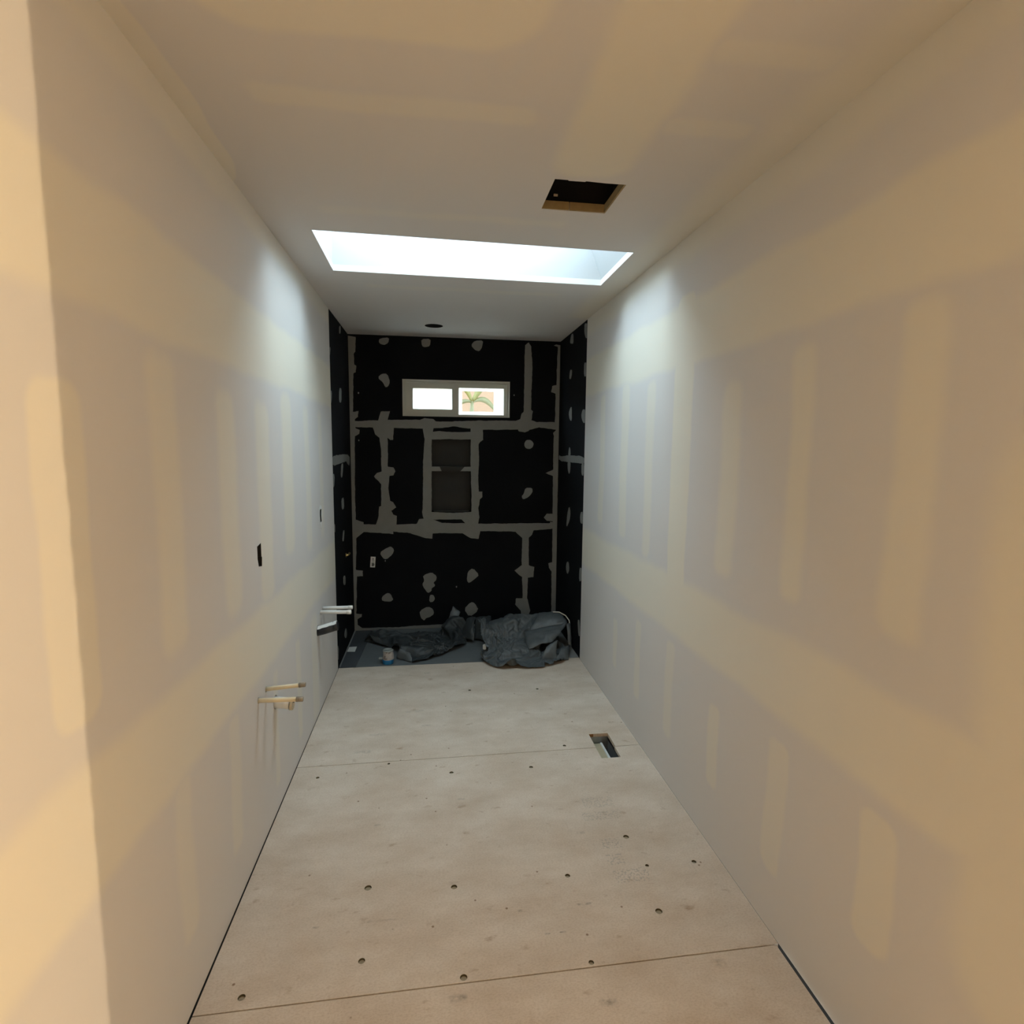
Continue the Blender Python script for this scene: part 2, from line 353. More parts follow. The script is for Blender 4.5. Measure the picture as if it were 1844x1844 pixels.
# outlines of the grey sealant on the shower boards, in wall coordinates (metres)
BACK_BANDS = [
    [(0.002,2.428),(0.063,2.42),(0.057,2.305),(0.043,2.287),(0.046,2.205),(0.061,2.195),(0.057,2.143),(0.039,2.135),(0.029,1.829),(0.072,1.836),(0.066,1.788),(0.042,1.772),(0.047,1.697),(0.078,1.685),(0.073,1.653),(0.039,1.634),(0.03,1.213),(0.031,0.947),(0.093,0.927),(0.092,0.842),(0.034,0.796),(0.024,0.525),(0.079,0.517),(0.078,0.47),(0.03,0.469),(0.02,0.149),(0.065,0.144),(0.061,0.12),(0.028,0.101),(0.027,0.053),(0.075,0.017),(0.068,-0.01),(-0.003,-0.007),(-0.005,0.379),(-0.006,1.659)],
    [(0.017,1.753),(0.228,1.765),(0.251,1.836),(0.321,1.84),(0.304,1.77),(0.563,1.774),(0.601,1.787),(0.671,1.783),(0.691,1.764),(0.819,1.762),(1.002,1.775),(1.358,1.778),(1.398,1.794),(1.411,1.84),(1.427,1.854),(1.434,2.401),(1.463,2.424),(1.484,2.39),(1.497,2.262),(1.491,1.874),(1.507,1.859),(1.495,1.783),(1.546,1.77),(1.641,1.775),(1.709,1.77),(1.71,1.707),(1.642,1.717),(1.561,1.725),(1.48,1.706),(1.467,1.693),(1.44,1.684),(1.386,1.692),(1.379,1.705),(1.08,1.698),(1.002,1.687),(0.982,1.707),(0.832,1.723),(0.742,1.707),(0.588,1.702),(0.016,1.707)],
    [(0.178,1.724),(0.353,1.727),(0.345,1.606),(0.322,1.605),(0.301,1.624),(0.298,1.387),(0.342,1.381),(0.358,1.349),(0.341,1.316),(0.309,1.31),(0.309,1.297),(0.301,1.2),(0.312,1.102),(0.338,1.091),(0.36,1.049),(0.321,1.021),(0.336,0.99),(0.364,0.977),(0.36,0.891),(0.188,0.893),(0.215,0.965),(0.222,1.057),(0.238,1.063),(0.241,1.245),(0.191,1.297),(0.201,1.277),(0.186,1.306),(0.208,1.335),(0.246,1.348),(0.246,1.522),(0.232,1.624),(0.201,1.649)],
    [(0.011,0.915),(0.182,0.906),(0.361,0.905),(0.529,0.91),(0.549,0.949),(0.607,0.958),(0.679,0.941),(0.738,0.914),(0.949,0.909),(1.043,0.904),(1.435,0.905),(1.669,0.905),(1.669,0.916),(1.704,0.912),(1.705,0.857),(1.525,0.841),(1.512,0.804),(1.485,0.781),(1.488,0.535),(1.537,0.52),(1.531,0.43),(1.482,0.424),(1.478,0.242),(1.507,0.128),(1.48,0.058),(1.431,0.059),(1.423,0.13),(1.374,0.188),(1.38,0.242),(1.436,0.243),(1.43,0.432),(1.392,0.461),(1.364,0.489),(1.426,0.536),(1.426,0.778),(1.395,0.805),(1.368,0.833),(1.063,0.841),(1.05,0.773),(0.983,0.78),(0.909,0.825),(0.661,0.828),(0.658,0.779),(0.606,0.785),(0.476,0.83),(0.334,0.845),(0.334,0.825),(0.244,0.833),(0.092,0.844),(0.009,0.843)],
    [(1.697,2.416),(1.735,2.411),(1.737,2.082),(1.744,2.075),(1.736,1.773),(1.733,1.211),(1.737,0.092),(1.697,0.093),(1.691,0.475),(1.669,0.51),(1.664,0.552),(1.696,0.559),(1.693,0.919),(1.641,0.926),(1.616,0.954),(1.64,0.988),(1.692,0.987),(1.69,1.313),(1.621,1.339),(1.689,1.367),(1.691,1.654),(1.684,1.68),(1.71,1.707),(1.698,1.773),(1.701,2.009),(1.664,2.021),(1.67,2.073),(1.706,2.081),(1.711,2.397),(1.677,2.406)],
    [(0.586,1.705),(0.675,1.706),(0.666,1.67),(0.657,1.611),(0.654,1.01),(0.655,0.942),(0.583,0.958),(0.574,1.007),(0.58,1.038),(0.587,1.431),(0.594,1.55),(0.6,1.616),(0.592,1.651)],
    [(0.98,1.71),(1.083,1.699),(1.087,1.615),(1.062,1.597),(1.047,1.579),(1.051,1.434),(1.045,1.287),(1.048,1.18),(1.079,1.18),(1.079,1.134),(1.061,1.115),(1.045,1.041),(1.055,0.961),(1.043,0.899),(0.947,0.9),(0.904,0.943),(0.989,1.008),(0.989,1.029),(0.984,1.312),(0.981,1.354),(0.98,1.614)],
    [(0.66,1.676),(0.725,1.682),(0.809,1.677),(0.983,1.679),(0.983,1.617),(0.905,1.614),(0.785,1.617),(0.658,1.612)],
    [(0.654,1.008),(0.843,0.999),(0.929,1.004),(0.988,1.006),(0.99,0.943),(0.904,0.943),(0.688,0.945),(0.654,0.945)],
    [(0.004,0.024),(0.335,0.021),(0.693,0.032),(1.14,0.02),(1.727,0.006),(1.729,-0.073),(0.599,-0.03),(0.003,-0.007)],
]
BACK_PATCHES = [
    [(0.243,2.391),(0.252,2.416),(0.326,2.425),(0.319,2.381),(0.282,2.364),(0.251,2.373)],
    [(0.579,2.421),(0.654,2.426),(0.65,2.368),(0.606,2.354),(0.583,2.366)],
    [(0.981,2.385),(1.014,2.424),(1.085,2.429),(1.078,2.376),(1.053,2.337),(1.014,2.349)],
    [(0.228,2.107),(0.266,2.139),(0.303,2.14),(0.327,2.072),(0.308,2.031),(0.283,2.034),(0.271,2.065)],
    [(1.518,1.582),(1.508,1.555),(1.484,1.541),(1.455,1.546),(1.437,1.567),(1.437,1.595),(1.455,1.617),(1.483,1.621),(1.508,1.607)],
    [(1.452,1.212),(1.511,1.208),(1.511,1.171),(1.48,1.131),(1.433,1.111),(1.419,1.138),(1.439,1.165)],
    [(0.221,0.668),(0.281,0.707),(0.313,0.722),(0.341,0.692),(0.325,0.653),(0.273,0.609),(0.247,0.621)],
    [(0.577,0.466),(0.649,0.494),(0.693,0.456),(0.689,0.422),(0.662,0.402),(0.682,0.374),(0.649,0.355),(0.648,0.327),(0.618,0.31),(0.589,0.349),(0.57,0.391),(0.59,0.418)],
    [(0.631,0.294),(0.661,0.295),(0.677,0.265),(0.661,0.234),(0.628,0.232)],
    [(0.545,0.159),(0.621,0.195),(0.661,0.169),(0.667,0.127),(0.627,0.101),(0.6,0.095),(0.587,0.068),(0.554,0.103)],
    [(0.956,0.491),(1.003,0.524),(1.057,0.459),(1.017,0.428),(0.969,0.388),(0.949,0.409)],
    [(0.229,0.285),(0.275,0.324),(0.307,0.316),(0.328,0.248),(0.234,0.25)],
    [(0.922,0.161),(0.983,0.221),(1.017,0.213),(1.054,0.145),(0.97,0.089)],
]
LEFT_PATCHES = [
    [(3.861,1.91),(3.939,1.917),(3.915,1.837),(3.861,1.833)],
    [(4.25,1.966),(4.35,1.977),(4.333,1.87),(4.225,1.865)],
    [(3.849,2.192),(3.933,2.203),(3.895,2.131),(3.846,2.123)],
    [(4.312,2.415),(4.384,2.43),(4.365,2.371),(4.303,2.359)],
    [(3.852,1.481),(4.236,1.493),(4.674,1.484),(4.66,1.397),(4.551,1.413),(4.501,1.438),(4.273,1.428),(3.881,1.415)],
    [(4.248,1.421),(4.345,1.423),(4.28,1.321),(4.219,1.328)],
    [(3.855,1.374),(3.953,1.359),(3.919,1.27),(3.863,1.294)],
    [(4.222,1.167),(4.318,1.17),(4.329,1.088),(4.232,1.085)],
    [(4.269,0.927),(4.317,0.92),(4.266,0.845),(4.22,0.856)],
    [(4.226,0.592),(4.312,0.573),(4.301,0.504),(4.215,0.525)],
    [(3.858,1.038),(3.916,1.02),(3.908,0.971),(3.847,0.966)],
    [(3.849,0.721),(3.908,0.708),(3.894,0.618),(3.843,0.631)],
    [(4.217,0.163),(4.285,0.176),(4.316,0.113),(4.261,0.096),(4.211,0.125)],
    [(3.848,0.184),(3.928,0.156),(3.904,0.06),(3.844,0.106)],
]
RIGHT_PATCHES = [
    [(4.38,2.39),(4.338,2.429),(4.292,2.42),(4.285,2.344),(4.378,2.36)],
    [(3.963,2.425),(3.887,2.409),(3.879,2.317),(3.928,2.316),(3.963,2.366)],
    [(4.386,2.096),(4.367,2.16),(4.314,2.157),(4.319,2.11),(4.354,2.085)],
    [(3.965,2.157),(3.893,2.146),(3.889,2.05),(3.956,2.058)],
    [(4.395,1.828),(4.336,1.872),(4.298,1.866),(4.289,1.759),(4.359,1.773)],
    [(4.011,1.784),(3.975,1.83),(3.897,1.825),(3.896,1.727),(3.953,1.733)],
    [(4.711,1.493),(4.637,1.482),(4.367,1.497),(3.906,1.496),(3.901,1.438),(4.008,1.442),(4.299,1.442),(4.707,1.444)],
    [(4.382,1.489),(4.356,1.558),(4.315,1.554),(4.303,1.491)],
    [(4.395,1.447),(4.299,1.449),(4.308,1.374),(4.338,1.346),(4.382,1.378)],
    [(3.967,1.443),(3.902,1.445),(3.907,1.355),(3.96,1.36)],
    [(4.393,0.927),(4.367,1.031),(4.311,1.099),(4.267,1.051),(4.295,0.982),(4.365,0.925)],
    [(3.973,1.061),(3.947,1.091),(3.905,1.096),(3.897,1.011),(3.96,1.006)],
    [(4.382,0.583),(4.351,0.641),(4.293,0.652),(4.268,0.591),(4.325,0.537)],
    [(3.954,0.675),(3.897,0.687),(3.894,0.589),(3.959,0.573)],
    [(3.972,0.273),(3.926,0.287),(3.909,0.167),(3.944,0.163)],
]

# ------------------------------------------------------------------ helpers
def link(name, me, mat=None, parent=None):
    if mat: me.materials.append(MATS[mat])
    o = bpy.data.objects.new(name, me); COL.objects.link(o)
    if parent: o.parent = parent
    return o

def tag(o, label=None, cat=None, group=None, kind=None):
    if label: o['label'] = label
    if cat: o['category'] = cat
    if group: o['group'] = group
    if kind: o['kind'] = kind
    return o

def empty(name, loc=(0, 0, 0)):
    o = bpy.data.objects.new(name, None); o.location = loc; o.empty_display_size = .05
    COL.objects.link(o); return o

def bm_mesh(bm, name, smooth=False):
    bmesh.ops.recalc_face_normals(bm, faces=bm.faces)
    me = bpy.data.meshes.new(name); bm.to_mesh(me); bm.free()
    if smooth:
        for p in me.polygons: p.use_smooth = True
    return me

def keep(c, loops):
    ins = False
    for lp in loops:
        for (ax, ay), (bx_, by_) in zip(lp, lp[1:] + lp[:1]):
            if (ay > c.y) != (by_ > c.y) and c.x < (bx_ - ax) * (c.y - ay) / (by_ - ay) + ax: ins = not ins
    return ins

def slab(name, outer, holes, fn, thick, mat=None, parent=None):
    """plate with holes: 2D outline -> fn(u, v, depth) world point"""
    pts, edges = [], []
    for loop in [outer] + list(holes):
        s = len(pts); n = len(loop)
        pts += [Vector((a, b)) for a, b in loop]
        edges += [(s + i, s + (i + 1) % n) for i in range(n)]
    vs, es, fs, ov, oe, of = geometry.delaunay_2d_cdt(pts, edges, [], 0, 1e-6)
    fs = [t for t in fs if keep(sum((vs[i] for i in t), Vector((0, 0))) / len(t), [outer] + list(holes))]
    bm = bmesh.new()
    fr = [bm.verts.new(fn(v.x, v.y, 0)) for v in vs]
    bk = [bm.verts.new(fn(v.x, v.y, thick)) for v in vs]
    cnt = {}
    for t in fs:
        bm.faces.new([fr[i] for i in t]); bm.faces.new([bk[i] for i in reversed(t)])
        for i in range(len(t)):
            e = (t[i], t[(i + 1) % len(t)]); k = tuple(sorted(e))
            cnt.setdefault(k, []).append(e)
    for k, l in cnt.items():
        if len(l) == 1:
            a, b = l[0]; bm.faces.new([fr[b], fr[a], bk[a], bk[b]])
    return link(name, bm_mesh(bm, name), mat, parent)

def rect(a, b, c, d): return [(a, c), (b, c), (b, d), (a, d)]

def add_box(bm, x0, x1, y0, y1, z0, z1):
    v = [bm.verts.new((x, y, z)) for z in (z0, z1) for y in (y0, y1) for x in (x0, x1)]
    for q in ((0, 2, 3, 1), (4, 5, 7, 6), (0, 1, 5, 4), (2, 6, 7, 3), (0, 4, 6, 2), (1, 3, 7, 5)):
        bm.faces.new([v[i] for i in q])

def box(name, x0, x1, y0, y1, z0, z1, mat, parent=None, bevel=0):
    bm = bmesh.new(); add_box(bm, x0, x1, y0, y1, z0, z1)
    if bevel: bmesh.ops.bevel(bm, geom=bm.edges[:], offset=bevel, segments=2, affect='EDGES')
    return link(name, bm_mesh(bm, name), mat, parent)

def open_box(name, x0, x1, y0, y1, z0, z1, skip, mat, parent=None, wall=.004):
    """thin-walled box with one side (skip in '-x','+x','-y','+y','-z','+z') left open"""
    bm = bmesh.new(); t = wall
    sides = {'-x': (x0, x0 + t, y0, y1, z0, z1), '+x': (x1 - t, x1, y0, y1, z0, z1),
             '-y': (x0, x1, y0, y0 + t, z0, z1), '+y': (x0, x1, y1 - t, y1, z0, z1),
             '-z': (x0, x1, y0, y1, z0, z0 + t), '+z': (x0, x1, y0, y1, z1 - t, z1)}
    for k, b in sides.items():
        if k != skip: add_box(bm, *b)
    return link(name, bm_mesh(bm, name), mat, parent)

def ring(name, x0, x1, z0, z1, w, y0, y1, mat, parent=None, wl=None, wr=None):
    """rectangular frame in the x-z plane"""
    wl = w if wl is None else wl; wr = w if wr is None else wr
    return slab(name, rect(x0, x1, z0, z1), [rect(x0 + wl, x1 - wr, z0 + w, z1 - w)],
                lambda a, b, d: (a, y0 + d, b), y1 - y0, mat, parent)

def tube(name, pts, rads, mat, parent=None, seg=16, caps=True, smooth=True):
    bm = bmesh.new(); rings = []
    pts = [Vector(p) for p in pts]
    for i, p in enumerate(pts):
        t = (pts[min(i + 1, len(pts) - 1)] - pts[max(i - 1, 0)]).normalized()
        a = t.orthogonal().normalized() if i == 0 else (rings[-1][1] - t * rings[-1][1].dot(t)).normalized()
        b = t.cross(a); rr = rads[i] if isinstance(rads, (list, tuple)) else rads
        rings.append(([bm.verts.new(p + (a * math.cos(2 * math.pi * k / seg) + b * math.sin(2 * math.pi * k / seg)) * rr)
                       for k in range(seg)], a))
    for i in range(len(rings) - 1):
        A, B = rings[i][0], rings[i + 1][0]
        for k in range(seg): bm.faces.new([A[k], A[(k + 1) % seg], B[(k + 1) % seg], B[k]])
    if caps: bm.faces.new(rings[0][0]); bm.faces.new(rings[-1][0])
    me = bm_mesh(bm, name)
    if smooth:
        for p in me.polygons: p.use_smooth = len(p.vertices) == 4
    return link(name, me, mat, parent)

def circle(cx, cy, rx, ry=None, n=20):
    ry = ry or rx
    return [(cx + rx * math.cos(2 * math.pi * i / n), cy + ry * math.sin(2 * math.pi * i / n)) for i in range(n)]

def S(o, label, cat): return tag(o, label, cat, kind='structure')

# ------------------------------------------------------------------ walls
rng = random.Random(5)
# left drywall: openings for the switch, the outlet and the pipes
outlet = [(2.222, 1.165), (2.272, 1.172), (2.273, 1.118), (2.280, 1.113), (2.275, 1.078), (2.232, 1.085), (2.228, 1.10), (2.222, 1.115)]
switch = [(3.425, 1.172), (3.45, 1.178), (3.478, 1.172), (3.47, 1.14), (3.478, 1.10), (3.45, 1.096), (3.43, 1.10), (3.42, 1.14)]
holes_l = [outlet, switch, circle(2.38, .472, .030), circle(3.27, .487, .033),
           circle(2.26, .58, .0115, n=12), circle(2.16, .58, .0115, n=12), circle(3.43, .575, .0125, n=12), circle(3.36, .572, .0125, n=12)]
wl = slab('wall_left', rect(HY, Y1, 0, H), holes_l, lambda a, b, d: (-d, a, b), .013, 'drywall_left')
box('wall_backing', -.1, -.09, HY, Y1, -.02, H + .03, 'dark_void', wl)
box('end_stud', -.09, -.013, HY - .05, HY, -.02, H + .03, 'dark_void', wl)
S(wl, 'left drywall wall with yellowish joint compound bands and pipe stubs', 'wall')
for hole in (outlet, switch):
    cy_, cz_ = sum(p[0] for p in hole) / len(hole), sum(p[1] for p in hole) / len(hole)
    inner = [(cy_ + (p[0] - cy_) * .93, cz_ + (p[1] - cz_) * .95) for p in hole]
    outer_ = [(cy_ + (p[0] - cy_) * .998, cz_ + (p[1] - cz_) * .998) for p in hole]
    eb = slab('electrical_box', outer_, [inner], lambda a, b, d: (-.0006 - d, a, b), .07, 'dark_void', wl)
    slab('box_back', outer_, [], lambda a, b, d: (-.0706 - d, a, b), .003, 'dark_void', eb)
# a ragged ring of light compound round the far electrical opening
slab('compound_ring', [(3.405, 1.18), (3.44, 1.2), (3.475, 1.193), (3.49, 1.16), (3.486, 1.11), (3.47, 1.085), (3.455, 1.055), (3.44, 1.08), (3.415, 1.095), (3.405, 1.14)],
     [switch], lambda a, b, d: (.0015 - d, a, b), .0014, 'pipe_white', wl)

edge = [(JAMB + rng.uniform(-.0016, .0016), z * .0122) for z in range(200, -1, -1)]
wr = slab('wall_right', edge + [(Y1, 0), (Y1, H)], [], lambda a, b, d: (W + d, a, b), .12, 'drywall_right')
S(wr, 'right drywall wall with wide joint compound bands and screw strips', 'wall')

wsl = slab('wall_shower_left', rect(Y1, YB + .12, 0, H), [], lambda a, b, d: (-d, a, b), .1, 'black_board')
S(wsl, 'black waterproof board on the left side of the shower', 'wall')
wsr = slab('wall_shower_right', rect(Y1, YB + .12, 0, H), [], lambda a, b, d: (W + d, a, b), .12, 'black_board')
S(wsr, 'black waterproof board on the right side of the shower', 'wall')
WX0, WX1, WZ0, WZ1 = .428, 1.304, 1.806, 2.095
NX0, NX1, NZ0, NZ1 = .656, .984, 1.009, 1.612
wb = slab('wall_back', rect(0, W, 0, H), [rect(WX0, WX1, WZ0, WZ1), rect(NX0, NX1, NZ0, NZ1)],
          lambda a, b, d: (a, YB + d, b), .12, 'black_board')
S(wb, 'black waterproof board back wall of the shower with grey sealed seams', 'wall')
box('niche_back', NX0 - .005, NX1 + .005, YB + .088, YB + .12, NZ0 - .005, NZ1 + .005, 'niche_foam', wb)
nsh = box('niche_shelf', NX0, NX1, YB - .001, YB + .088, 1.350, 1.389, 'niche_foam', wb)
slab('sealant_patch', [(NX0, 1.389), (.722, 1.389), (.738, 1.352), (NX0, 1.352)], [], lambda a, b, d: (a, YB - .004 + d, b), .003, 'sealant', nsh)
slab('sealant_patch', [(.93, 1.389), (NX1, 1.389), (NX1, 1.352), (.895, 1.352)], [], lambda a, b, d: (a, YB - .004 + d, b), .003, 'sealant', nsh)
slab('sealant_patch', [(NX0 + .02, .003), (NX1 - .02, .003), (NX1 - .01, .08), (NX0 + .01, .08)], [], lambda a, b, d: (a, YB + b, NZ0 + .003 - d), .002, 'niche_sill_lit', wb)  # sealant on the niche floor, lit look of the sill put into its colour

def ragged(pl, amp=.0028, step=.013):
    out = []
    for (a0, b0), (a1, b1) in zip(pl, pl[1:] + pl[:1]):
        L_ = math.hypot(a1 - a0, b1 - b0); n = max(1, int(L_ / step))
        for i in range(n):
            t = i / n; a, b = a0 + (a1 - a0) * t, b0 + (b1 - b0) * t
            q = noise.noise_vector((a * 45, b * 45, 1.7)) + noise.noise_vector((a * 14, b * 14, 5.2))
            out.append((a + amp * q.x, b + amp * q.y))
    return out
def rounded(pl):
    out = []
    for (a0, b0), (a1, b1) in zip(pl, pl[1:] + pl[:1]):
        out += [(a0 * .78 + a1 * .22, b0 * .78 + b1 * .22), (a0 * .22 + a1 * .78, b0 * .22 + b1 * .78)]
    return out
def cl(v, lo_, hi_): return min(hi_, max(lo_, v))
k = 0
for lst, nm in ((BACK_BANDS, 'sealant_band'), (BACK_PATCHES, 'sealant_patch')):
    for pl in lst:
        t = .0018 + .00017 * k; k += 1
        pl = [(cl(a, .002, W - .002), cl(b, .003, H - .006)) for a, b in ragged(rounded(pl) if nm == 'sealant_patch' else pl)]
        slab(nm, pl, [], lambda a, b, d: (a, YB - t + d, b), t - .0002, 'sealant', wb)
for lst, wall, x0, sg in ((LEFT_PATCHES, wsl, 0, 1), (RIGHT_PATCHES, wsr, W, -1)):
    for pl0 in lst:
        t = .0018 + .00017 * (k % 20); k += 1
        pl = [(cl(a, Y1 + .004, YB - .006), cl(b, .003, H - .006)) for a, b in ragged(rounded(pl0))]
        slab('sealant_band' if len(pl0) == 8 else 'sealant_patch', pl, [], lambda a, b, d: (x0 + sg * (t - d), a, b), t - .0002, 'sealant', wall)
for (x, z, s) in ((.075, 1.98, .006), (.07, 1.60, .005), (.265, .598, .005), (.86, .36, .006), (1.345, 1.99, .005), (1.47, .10, .012)):
    slab('sealant_dab', circle(x, z, s, s * 1.3, 8), [], lambda a, b, d: (a, YB - .003 + d, b), .0028, 'sealant', wb)

# hall to the right of and behind the camera (light comes from here)
S(slab('wall_hall_front', rect(W + .12, HX, 0, H), [], lambda a, b, d: (a, JAMB + d, b), .1, 'drywall_hall'), 'drywall wall of the hall beside the right wall end', 'wall')
S(slab('wall_hall_back', rect(-.1, HX, 0, H), [], lambda a, b, d: (a, HY - d, b), .1, 'drywall_hall'), 'drywall wall behind the hall opening', 'wall')
S(slab('wall_hall_side', rect(HY, JAMB + .1, 0, H), [], lambda a, b, d: (HX + d, a, b), .1, 'drywall_hall'), 'drywall wall at the far side of the hall', 'wall')

# ------------------------------------------------------------------ ceiling, skylight, openings
sky_lo = [(.174, 2.537), (1.581, 2.577), (1.586, 3.101), (.169, 3.079)]
vent = [(1.0755, 1.944), (1.12, 1.944), (1.124, 1.949), (1.18, 1.948), (1.183, 1.943), (1.25, 1.947), (1.324, 1.946), (1.3225, 2.186), (1.0755, 2.181)]
ce = slab('ceiling', rect(-.1, HX + .1, HY - .1, YB + .12), [sky_lo, vent, circle(.68, 4.31, .068)],
          lambda a, b, d: (a, b, H + d), .03, 'drywall_ceiling')
S(ce, 'drywall ceiling with joint compound bands above the corridor', 'ceiling')
open_box('vent_cavity', 1.03, 1.37, 1.90, 2.23, H + .0301, H + .34, '-z', 'dark_void', ce)
box('cut_edge', 1.076, 1.180, 2.176, 2.1815, H + .001, H + .0298, 'cut_board', ce)
box('cut_edge', 1.183, 1.3225, 2.177, 2.1825, H + .001, H + .0298, 'cut_board', ce)
box('cut_edge', 1.3175, 1.3235, 1.947, 2.176, H + .001, H + .0298, 'cut_board', ce)
tube('cable', [(1.34, 1.93, H + .17), (1.30, 1.96, H + .12), (1.28, 1.99, H + .15), (1.27, 2.05, H + .3)], .004, 'galvanized', ce, 8)
box('nail_plate', 1.12, 1.135, 2.17, 2.175, H + .045, H + .052, 'test_cap', ce)
tube('can_liner', [(.68, 4.31, H + .0005), (.68, 4.31, H + .12)], .066, 'dark_void', ce, 24, caps=False)
open_box('light_can', .60, .76, 4.23, 4.39, H + .0301, H + .2, '-z', 'dark_void', ce)

SHX1 = 1.583 - .105 / .19 * SH * .62
sky = empty('window_skylight', (.87, 2.82, H))
S(sky, 'bright skylight shaft cut through the ceiling', 'skylight')
sky_hi = [(.165, 2.53), (SHX1, 2.56), (SHX1, 3.10), (.165, 3.085)]
def shaft():
    bm = bmesh.new()
    def loop(p, z, off):
        c = Vector((sum(a for a, b in p) / 4, sum(b for a, b in p) / 4))
        return [bm.verts.new((a + math.copysign(off, a - c.x), b + math.copysign(off, b - c.y), z)) for a, b in p]
    ib, it = loop(sky_lo, H - .0005, -.002), loop(sky_hi, H + SH, 0)
    ob, ot = loop(sky_lo, H + .0301, .03), loop(sky_hi, H + SH, .03)
    im = loop(sky_lo, H + .0301, -.002)
    for a, b in ((ib, im), (im, it)):
        for i in range(4):
            j = (i + 1) % 4
            bm.faces.new([a[i], a[j], b[j], b[i]])
    for i in range(4):
        j = (i + 1) % 4
        bm.faces.new([ob[i], ob[j], ot[j], ot[i]]); bm.faces.new([it[i], it[j], ot[j], ot[i]]); bm.faces.new([im[i], im[j], ob[j], ob[i]])
    o = link('shaft', bm_mesh(bm, 'shaft'), 'shaft_paint'); return o
so = shaft(); so.parent = sky; so.matrix_parent_inverse = Matrix.Translation((-.87, -2.82, -H))
def child_world(o, par):
    o.parent = par; o.matrix_parent_inverse = Matrix.Translation(par.location).inverted()
child_world(slab('curb_frame', rect(.10, SHX1 + .07, 2.46, 3.17), [rect(.17, SHX1 - .005, 2.56, 3.08)], lambda a, b, d: (a, b, H + SH + d), .05, 'vinyl'), sky)
child_world(box('pane', .10, SHX1 + .07, 2.46, 3.17, H + SH + .05, H + SH + .056, 'clear_glass'), sky)

# ------------------------------------------------------------------ window in the back wall
win = empty('window_1', (.866, YB + .06, WZ0))
S(win, 'small sliding window high in the black shower wall', 'window')
yf = YB + .05
def wpart(o): child_world(o, win); return o
wpart(ring('frame', WX0 + .001, WX1 - .001, WZ0 + .001, WZ1 - .001, .016, yf - .02, yf + .055, 'vinyl'))
wpart(ring('wall_trim', WX0 - .004, WX1 + .004, WZ0 - .004, WZ1 + .004, .009, YB - .006, YB + .004, 'vinyl'))
ls = wpart(ring('fixed_sash', WX0 + .017, .872, WZ0 + .017, WZ1 - .017, .043, yf, yf + .04, 'vinyl', wl=.061, wr=.043))
wpart(box('meeting_stile', .850, .884, yf - .012, yf + .0, WZ0 + .017, WZ1 - .017, 'vinyl'))
wpart(ring('sliding_sash', .885, 1.264, WZ0 + .02, WZ1 - .05, .024, yf + .012, yf + .02, 'backlit_vinyl', wl=.027, wr=.083))
wpart(box('sash_rail', .884, WX1 - .017, yf - .005, yf + .02, WZ1 - .05, WZ1 - .017, 'vinyl'))
wpart(box('jamb_track', 1.264, 1.287, yf - .005, yf + .02, WZ0 + .017, WZ1 - .05, 'vinyl'))
wpart(box('pane', WX0 + .07, .835, yf + .018, yf + .022, WZ0 + .055, WZ1 - .055, 'frosted_glass'))
wpart(box('pane', .908, 1.185, yf + .014, yf + .018, WZ0 + .04, WZ1 - .07, 'clear_glass'))

# ------------------------------------------------------------------ floor
floor = empty('floor', (0, 0, 0)); S(floor, 'pale underlayment sheets laid across the corridor floor', 'floor')
duct_h = [(1.497, 2.573), (1.598, 2.572), (1.604, 2.813), (1.498, 2.815)]
big = [(.429, 1.867, .0125), (.73, 1.832, .011), (.442, 1.579, .0105), (.121, 1.507, .0105), (1.142, 1.832, .0095), (1.424, 2.003, .0115), (1.41, 1.638, .012),
       (1.633, 1.839, .009), (1.449, 1.843, .007), (1.131, 1.4835, .0085), (.745, 1.4855, .011)]
small = [(.89, 3.451, .009), (1.326, 3.418, .009), (1.339, 2.714, .009), (1.131, 2.539, .010), (.744, 2.541, .010), (.12, 2.577, .008), (.441, 2.655, .007)]
holes = big + small
yseams = [(.30, 1.4655), (1.4695, 2.6735), (2.6765, Y1 + .018)]
for i, (a, b) in enumerate(yseams):
    hs = [circle(x, y, rr, n=14) for x, y, rr in holes if a < y < b]
    x1 = W - (.010 if i == 0 else .001)
    oc = [(.006, a), (x1, a), (x1, b), (.003 if i else .006, b)]
    if i == 1:   # duct opening interrupts the seam between the 2nd and 3rd sheet
        oc = [(.006, a), (x1, a), (x1, b), duct_h[1][:1] + (b,), duct_h[1], duct_h[0], duct_h[0][:1] + (b,), (.004, b)]
    if i == 2:
        oc = [(.004, a), (duct_h[3][0], a), duct_h[3], duct_h[2], (duct_h[2][0] - .001, a), (x1, a), (x1, b), (.002, b)]
    slab('floor_sheet', oc, hs, lambda p, q, d: (p, q, -d), .018, 'floor_board', floor)
for x, y, rr in holes:
    bm = bmesh.new()
    n = 14
    top = [bm.verts.new((x + math.cos(2 * math.pi * q / n) * rr * .995, y + math.sin(2 * math.pi * q / n) * rr * .995, -.0008)) for q in range(n)]
    bot = [bm.verts.new((x + math.cos(2 * math.pi * q / n) * rr * .9, y + math.sin(2 * math.pi * q / n) * rr * .9, -.0065)) for q in range(n)]
    for q in range(n): bm.faces.new([top[q], top[(q + 1) % n], bot[(q + 1) % n], bot[q]])
    cf = bm.faces.new(bot); cf.material_index = 1
    sh = link('screw_hole', bm_mesh(bm, 'screw_hole'), 'hole_wall', floor); sh.data.materials.append(MATS['hole_floor'])
S(slab('floor_hall', [(-.1, HY), (HX, HY), (HX, JAMB), (W + .01, JAMB), (W - .01, .298), (0, .298)], [], lambda p, q, d: (p, q, -d), .02, 'floor_board'), 'pale subfloor of the hall outside the corridor', 'floor')
